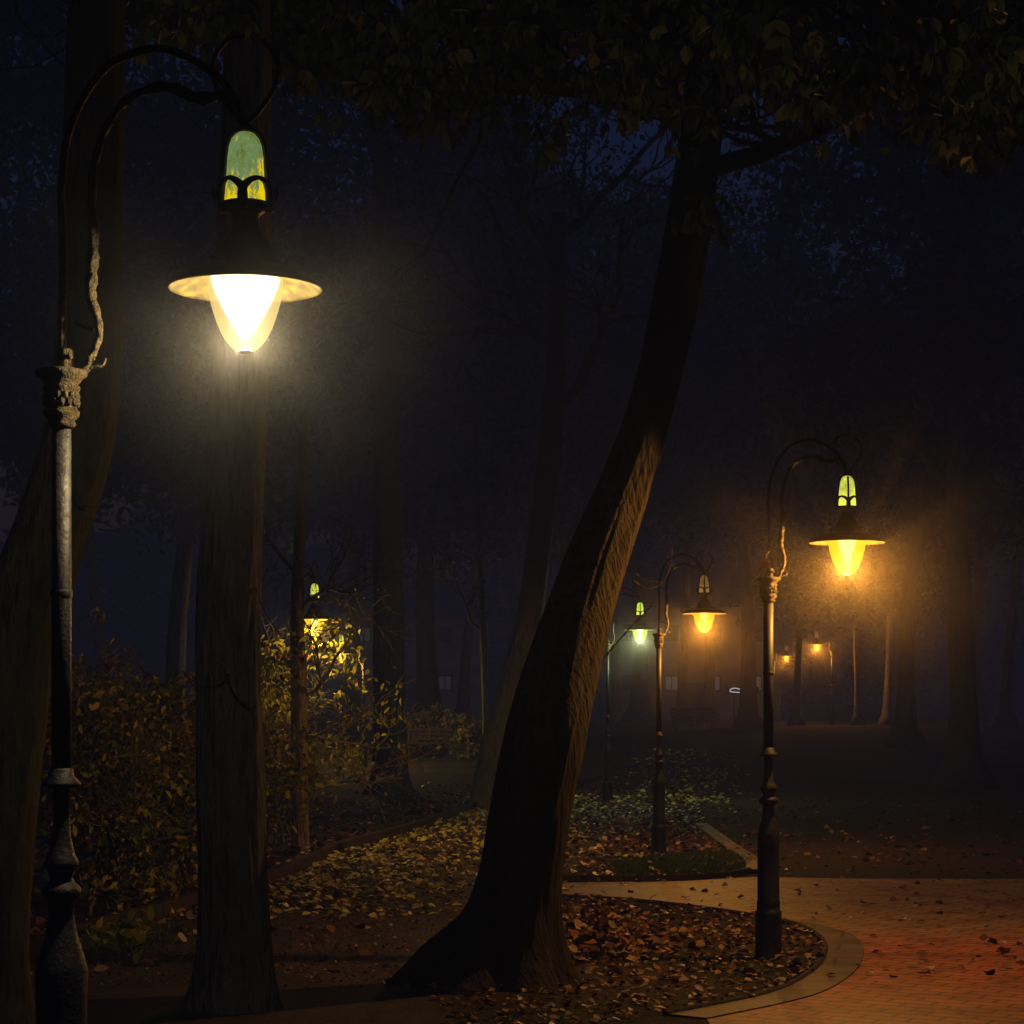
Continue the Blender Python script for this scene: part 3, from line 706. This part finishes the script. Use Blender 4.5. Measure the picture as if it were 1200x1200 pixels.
# ------------------------------------------------------------------ fallen leaves and grass
LEp = np.array(LE)
def kerbx(y): return np.interp(y, LEp[:,1], LEp[:,0])
def litter(n, fx):
    pts = fx(n); z = np.array([terrain(a, b_) for a, b_ in pts])+.012+rng.random(len(pts))*.02
    return np.c_[pts, z]
def band(n):      # golden leaves lying along the kerb of the path
    y = rng.uniform(20, 48, n); off = np.abs(rng.normal(0, 1, n))*1.35+.05
    return np.c_[kerbx(y)+off, y]
def wide(n):
    y = rng.uniform(15.5, 46, n); return np.c_[rng.uniform(-.26, .26, n)*y, y]
def leftlawn(n):
    y = rng.uniform(17, 55, n); return np.c_[kerbx(y)-np.abs(rng.normal(0, 1.6, n))-.1, y]
def inpoly(pts, polyg):
    x, y = pts[:,0], pts[:,1]; ins = np.zeros(len(pts), bool); P = np.array(polyg); j = len(P)-1
    for i in range(len(P)):
        cnd = ((P[i,1] > y) != (P[j,1] > y)) & (x < (P[j,0]-P[i,0])*(y-P[i,1])/(P[j,1]-P[i,1]+1e-9)+P[i,0])
        ins ^= cnd; j = i
    return ins
isl1 = isl + [G(560,1240), G(500,1150)]
isl2 = ik + [G(830,945), G(820,905), G(690,905), G(640,990)]
def island(pg, n):
    P = np.array(pg); q = np.c_[rng.uniform(P[:,0].min(), P[:,0].max(), n*3), rng.uniform(P[:,1].min(), P[:,1].max(), n*3)]
    q = q[inpoly(q, pg)][:n]; return q
leafmesh('fallen_leaves', litter(4800, band), .088, M['leaf_litter'], flat=True, kind='stuff', aspect=.75, shade=rng.beta(2.2, 1.5, 4800))
q = litter(2600, wide); q = q[~inpoly(q[:, :2], list(reversed(top))+isl)]
leafmesh('scattered_leaves', q, .09, M['leaf_litter_red'], flat=True, kind='stuff', aspect=.75)
q = litter(1800, leftlawn); leafmesh('lawn_leaves', q, .09, M['leaf_litter_red'], flat=True, kind='stuff', aspect=.75)
q1 = island(isl1, 2600); q2 = island(isl2, 5200)
# heap of brown leaves beside the big tree
hp = np.c_[rng.normal(G(700,1095)[0], .3, 900), rng.normal(G(700,1095)[1], 1.0, 900)]
for nm, q, s_ in (('island_leaves', q1, .055), ('corner_leaves', q2, .08)):
    leafmesh(nm, np.c_[q, .012+rng.random(len(q))*.02], s_, M['leaf_litter_red'], flat=True, kind='stuff', aspect=.75)
hz = .1*np.exp(-((hp[:,0]-G(700,1095)[0])**2/.15+(hp[:,1]-G(700,1095)[1])**2/1.6))
leafmesh('leaf_heap', np.c_[hp, .01+hz*rng.random(900)*1.6], .085, M['leaf_litter_red'], kind='stuff', aspect=.7, droop=0)
q = np.c_[rng.uniform(1.2, 5.2, 170), rng.uniform(15.6, 24.5, 170)]; q = q[inpoly(q, list(reversed(top)) + isl[:21] + [G(900,1290), G(1500,1290)])]
leafmesh('paving_leaves', np.c_[q, .02+rng.random(len(q))*.01], .07, M['leaf_litter_red'], flat=True, kind='stuff', aspect=.75)
def lowpath(n):
    y = rng.uniform(15, 26, n); return np.c_[rng.uniform(-4.6, -.2, n), y]
leafmesh('leaf_crumbs', litter(5000, lowpath), .03, M['leaf_litter_red'], flat=True, kind='stuff', aspect=.7)
# golden leaves further up the path
y = rng.uniform(44, 70, 900); xx = (rng.normal(800, 32, 900)-600)*y/F
leafmesh('path_leaves', np.c_[xx, y, np.array([terrain(a, b_) for a, b_ in zip(xx, y)])+.02], .12, M['leaf_litter'], flat=True, kind='stuff', aspect=.75)
def grass(name, q, n, h):
    base = q[rng.integers(0, len(q), n)]+rng.normal(0, .04, (n, 2)); a = rng.random(n)*2*PI
    hh = h*(.5+rng.random(n)); lean = rng.normal(0, .5, (n, 2))*hh[:, None]
    w = .006; V = np.stack([np.c_[base[:,0]-w*np.cos(a), base[:,1]-w*np.sin(a), np.zeros(n)], np.c_[base[:,0]+w*np.cos(a), base[:,1]+w*np.sin(a), np.zeros(n)],
        np.c_[base+lean, hh]], 1).reshape(-1, 3)
    me = bpy.data.meshes.new(name); me.from_pydata(V.tolist(), [], (np.arange(n)[:, None]*3+np.arange(3)).tolist())
    at = me.attributes.new('shade', 'FLOAT', 'POINT'); at.data.foreach_set('value', np.repeat(rng.random(n), 3).astype(np.float32))
    me.materials.append(M['grass']); o = bpy.data.objects.new(name, me); C.objects.link(o); o['kind'] = 'stuff'
gq = island([G(720,1027), G(870,1024), G(878,1014), G(850,1000), G(790,1004), G(720,1012)], 900)
grass('grass', gq, 9000, .07)
gl_ = np.c_[rng.normal(G(125,1105)[0], .22, 300), rng.normal(G(125,1105)[1], .7, 300)]
grass('lawn_grass', gl_, 1500, .09)
# broad green leaves at the foot of the nearest post
t = empty('ground_plant', (G(125,1105)[0], G(125,1105)[1], 0), 'low plant with broad yellow green leaves at the foot of the nearest lamp post', 'plant')
lq = rng.normal(0, 1, (150, 3))*np.array([.22, .6, 0]); lq[:,2] = .03+rng.random(150)*.08
leafmesh('foliage', lq, .12, M['leaf_shrub'], t, droop=0, aspect=.6)

# ------------------------------------------------------------------ benches
m, nt, out = newmat('bench_wood'); b = bsdf(nt, out, .8, 0, .3); M['bench'] = m
n = texn(nt, 12, 5, coord(nt, 'Object', (1, 8, 8))); nt.links.new(ramp(nt, n.outputs[0], [(.3, (.02,.014,.01)), (.7, (.06,.045,.03))]), b.inputs['Base Color'])
def bench(px, D, label, rz=0):
    x = (px-600)*D/F; t = empty('park_bench', (x, D, terrain(x, D)), label, 'bench', 'park benches', rz)
    s = MB()
    for k in range(4): s.box((0, -.18+k*.12, .45), (.8, .05, .02))
    s.build('seat', M['bench'], t, False)
    s = MB()
    for k in range(3): s.box((0, .28+k*.03, .58+k*.13), (.8, .015, .05))
    s.build('backrest', M['bench'], t, False)
    for sx in (-1, 1):
        s = MB(); s.box((sx*.66, -.15, .205), (.03, .03, .215)); s.box((sx*.66, .25, .4), (.03, .025, .42)); s.box((sx*.66, .04, .41), (.03, .165, .018))
        s.build('leg', M['dark_iron'], t, False)
bench(505, 66, 'dark park bench on the dim brown lit strip of ground left of the leaning trees')
bench(814, 80, 'dark low park bench in the distance below the orange lamp', .1)

# ------------------------------------------------------------------ far building
m, nt, out = newmat('dim_plaster'); b = bsdf(nt, out, .9, 0, .2); M['plaster'] = m
n = texn(nt, .8, 6, coord(nt)); nt.links.new(ramp(nt, n.outputs[0], [(.3, (.16,.15,.15)), (.7, (.3,.28,.28))]), b.inputs['Base Color'])
m, nt, out = newmat('roof_slate'); b = bsdf(nt, out, .8); M['roof'] = m
n = texn(nt, 4, 4, coord(nt)); nt.links.new(ramp(nt, n.outputs[0], [(.3, (.02,.02,.025)), (.7, (.05,.045,.05))]), b.inputs['Base Color'])
M['win_lit'] = mat_emit('lit_window', (.75, .55, .5), .05); M['win_cool'] = mat_emit('cool_lit_window', (.5, .55, .75), .02)
m, nt, out = newmat('dark_window'); b = bsdf(nt, out, .1); M['win_dark'] = m; b.inputs['Base Color'].default_value = (.01,.012,.02,1)
n = texn(nt, 3, 3, coord(nt)); nt.links.new(ramp(nt, n.outputs[0], [(.3, (.006,.008,.012)), (.7, (.02,.022,.03))]), b.inputs['Base Color'])
def building(x0, x1, D, zt, label, lit, seed, step=2.4):
    t = empty('building', ((x0+x1)/2, D, terrain(0, D)), label, 'building', None)
    w = (x1-x0)/2; mb = MB(); mb.box((0, 5, zt/2), (w, 5, zt/2)); mb.build('wall', M['plaster'], t, False)
    rf = MB(); rf.add([(-w-.4,-.4,zt+.02),(w+.4,-.4,zt+.02),(w+.4,10.4,zt+.02),(-w-.4,10.4,zt+.02),(-w+2,5,zt+2.6),(w-2,5,zt+2.6)], [(0,1,5,4),(1,2,5),(2,3,4,5),(3,0,4),(3,2,1,0)])
    rf.build('roof', M['roof'], t, False)
    rnd = random.Random(seed); i = 0
    x = -w+1.2
    while x < w-1:
        for z in (1.7, 4.6):
            f = MB()
            for dx, dz, hx, hz in ((-.4,.4,.05,.46),(.4,.4,.05,.46),(0,-.03,.35,.05),(0,.83,.35,.05),(0,.4,.02,.37)): f.box((x+dx, -.03, z+dz), (hx, .05, hz))
            fo = f.build('window', M['dark_iron'], t, False)
            pn = MB(); pn.add([(x-.35,-.012,z),(x+.35,-.012,z),(x+.35,-.012,z+.8),(x-.35,-.012,z+.8)], [(0,1,2,3)])
            pn.build('pane', M['win_lit' if (i in lit) else ('win_cool' if rnd.random() < .15 else 'win_dark')], fo, False); i += 1
        x += step
    d = MB(); d.box((.1, -.04, 1.05), (.5, .05, 1.05)); d.build('door', M['bench'], t, False)
    return t
building(5.6, 15.5, 128, 6.5, 'dim distant building with a few lit windows seen between trunks below the orange lamp', {4, 2, 6}, 3)
building(-10, -1.5, 132, 6, 'pale distant building glimpsed behind the dark trees left of the middle', {}, 4)
# distant white lit sign
t = empty('light_sign', (*W(868, 809, 104)[:2], terrain(0, 104)), 'small white glowing sign far away right of the orange lamp', 'sign')
zz = W(868, 809, 104).z-terrain(0, 104)
for qx in (-.3, .5): s = MB(); s.tube([(qx,0,0),(qx,0,zz-.14)], .03, 8); s.build('post', M['dark_iron'], t)
s = MB(); s.box((.1,.05,zz), (.75,.03,.16)); s.build('panel', M['dark_iron'], t, False)
s = MB(); h = [Vector(q) for q in spline([(-.5,0,zz-.06),(-.46,0,zz+.06),(-.25,0,zz+.1),(-.05,0,zz+.05),(.15,0,zz+.0),(.16,0,zz-.09),(-.2,0,zz-.09),(-.5,0,zz-.06)], 5)]
s.tube(h, .028, 6); s.tube([(.16,0,zz-.03),(.6,0,zz-.03)], .03, 6)
M['neon'] = mat_emit('white_tube', (.8,.85,1), .45); s.build('glowing_tube', M['neon'], t)

# small dangling autumn leaf on the tall lamp
t = empty('stuck_leaf', W(896.5, 661, 16.68), 'rusty red dry leaf stuck on the capital of the tall dark lamp post', 'leaf')
lf = MB(); vs = []; 
for k in range(14):
    a = 2*PI*k/14; r_ = .04*(1+.3*math.cos(5*a)); vs.append((r_*math.cos(a), .01*math.cos(2*a), r_*math.sin(a)*.9))
lf.add(vs+[(0, .012, 0)], [(k, (k+1) % 14, 14) for k in range(14)])
m, nt, out = newmat('dry_leaf'); b = bsdf(nt, out, .7); n = texn(nt, 40, 4, coord(nt)); nt.links.new(ramp(nt, n.outputs[0], [(.3, (.3,.06,.02)), (.7, (.5,.14,.05))]), b.inputs['Base Color'])
lf.build('blade', m, t); st = MB(); st.tube([(.0,.01,.03),(.02,.02,.08),(.04,.03,.1)], .003, 5); st.build('stalk', M['bark_brown'], t)

# ------------------------------------------------------------------ haze: thin night mist lit by the lamps
HZ = .0013
m = bpy.data.materials.new('night_mist'); m.use_nodes = True; nt = m.node_tree; nt.nodes.clear()
out = nt.nodes.new('ShaderNodeOutputMaterial'); vsn = nt.nodes.new('ShaderNodeVolumeScatter')
vsn.inputs['Color'].default_value = (.5, .65, 1, 1); vsn.inputs['Density'].default_value = HZ; vsn.inputs['Anisotropy'].default_value = .35
ve = nt.nodes.new('ShaderNodeEmission'); ve.inputs[0].default_value = (.33, .4, 1, 1); ve.inputs[1].default_value = .000065   # faint sky glow added as the mist's own emission
va = nt.nodes.new('ShaderNodeAddShader'); nt.links.new(vsn.outputs[0], va.inputs[0]); nt.links.new(ve.outputs[0], va.inputs[1])
nt.links.new(va.outputs[0], out.inputs['Volume'])
def mist(c, rad, dens, col, sd, pw=3.2):
    m = bpy.data.materials.new('lamp_mist'); m.use_nodes = True; nt = m.node_tree; nt.nodes.clear()
    out = nt.nodes.new('ShaderNodeOutputMaterial'); vs_ = nt.nodes.new('ShaderNodeVolumeScatter')
    vs_.inputs['Color'].default_value = (*col, 1); vs_.inputs['Anisotropy'].default_value = .2
    tc = nt.nodes.new('ShaderNodeTexCoord'); ln = nt.nodes.new('ShaderNodeVectorMath'); ln.operation = 'LENGTH'
    nt.links.new(tc.outputs['Object'], ln.inputs[0])
    mr = nt.nodes.new('ShaderNodeMapRange'); mr.inputs['From Min'].default_value = 0; mr.inputs['From Max'].default_value = rad
    mr.inputs['To Min'].default_value = 1; mr.inputs['To Max'].default_value = 0
    nt.links.new(ln.outputs['Value'], mr.inputs[0])
    p2 = nt.nodes.new('ShaderNodeMath'); p2.operation = 'POWER'; p2.inputs[1].default_value = pw; nt.links.new(mr.outputs[0], p2.inputs[0])
    mp = nt.nodes.new('ShaderNodeMapping'); mp.inputs['Location'].default_value = (sd, sd*.7, 0); nt.links.new(tc.outputs['Object'], mp.inputs[0])
    n = texn(nt, 2.2/rad, 3, mp.outputs[0], .5); r_ = nt.nodes.new('ShaderNodeMapRange')
    r_.inputs['From Min'].default_value = .38; r_.inputs['From Max'].default_value = .68; nt.links.new(n.outputs[0], r_.inputs[0])
    r_.inputs['To Min'].default_value = .15
    a = nt.nodes.new('ShaderNodeMath'); a.operation = 'MULTIPLY'; nt.links.new(p2.outputs[0], a.inputs[0]); nt.links.new(r_.outputs[0], a.inputs[1])
    b_ = nt.nodes.new('ShaderNodeMath'); b_.operation = 'MULTIPLY'; b_.inputs[1].default_value = dens; nt.links.new(a.outputs[0], b_.inputs[0])
    nt.links.new(b_.outputs[0], vs_.inputs['Density']); nt.links.new(vs_.outputs[0], out.inputs['Volume'])
    s_ = MB(); s_.lathe([(rad*math.sin(k*PI/16), -rad*math.cos(k*PI/16)) for k in range(17)], (0,0,0), 24)
    o = s_.build('lamp_mist', m); o.location = c; o['kind'] = 'structure'
mist(W(300, 375, 7.6), .95, .055, (.9,.93,1), 0, 1.7)
mist(W(994, 655, 16.8), 2.2, .085, (1,.85,.6), 3)
mist(W(828, 735, 29), 2.6, .09, (1,.85,.6), 7)
mist(W(749, 745, 45), 2.6, .09, (1,1,1), 11)
mist(W(957, 757, 92), 3.0, .12, (1,.85,.6), 15)
mist(W(922, 774, 112), 2.6, .12, (1,.85,.6), 23)
mist(W(372, 750, 31), 1.5, .04, (1,1,1), 19)
hb = MB(); hb.box((0, 60, 9), (70, 85, 11)); ho = hb.build('haze', m, smooth=False); ho['kind'] = 'structure'

# ------------------------------------------------------------------ world and light
w = bpy.data.worlds.new('World'); scene.world = w; w.use_nodes = True
nt = w.node_tree; nt.nodes.clear()
out = nt.nodes.new('ShaderNodeOutputWorld'); bg = nt.nodes.new('ShaderNodeBackground')
sky = nt.nodes.new('ShaderNodeTexSky'); sky.sky_type = 'NISHITA'; sky.sun_disc = False
sky.sun_elevation = R(-1.0); sky.sun_rotation = R(180); sky.air_density = 1.0; sky.ozone_density = 3.0; sky.dust_density = .3
tint = nt.nodes.new('ShaderNodeMix'); tint.data_type = 'RGBA'; tint.blend_type = 'MULTIPLY'; tint.inputs[0].default_value = 1
tint.inputs[7].default_value = (.36, .55, 1, 1)
nt.links.new(sky.outputs[0], tint.inputs[6]); nt.links.new(tint.outputs[2], bg.inputs[0]); bg.inputs[1].default_value = .065
nt.links.new(bg.outputs[0], out.inputs['Surface'])
sl = bpy.data.lights.new('moon', 'SUN'); sl.energy = .012; sl.angle = R(.5); sl.color = (.6, .7, 1)
so = bpy.data.objects.new('moon', sl); C.objects.link(so); so.rotation_euler = (R(50), 0, R(-30))

scene.view_settings.view_transform = 'Standard'; scene.view_settings.look = 'None'
scene.view_settings.exposure = 0; scene.view_settings.gamma = 1
scene.render.engine = 'CYCLES'
cy = scene.cycles
cy.use_denoising = True
try: cy.denoiser = 'OPENIMAGEDENOISE'
except Exception: pass
cy.max_bounces = 6; cy.diffuse_bounces = 3; cy.glossy_bounces = 3; cy.transmission_bounces = 4
cy.volume_bounces = 1; cy.transparent_max_bounces = 16; cy.sample_clamp_indirect = 2
cy.use_light_tree = True; cy.use_adaptive_sampling = True; cy.adaptive_threshold = .02
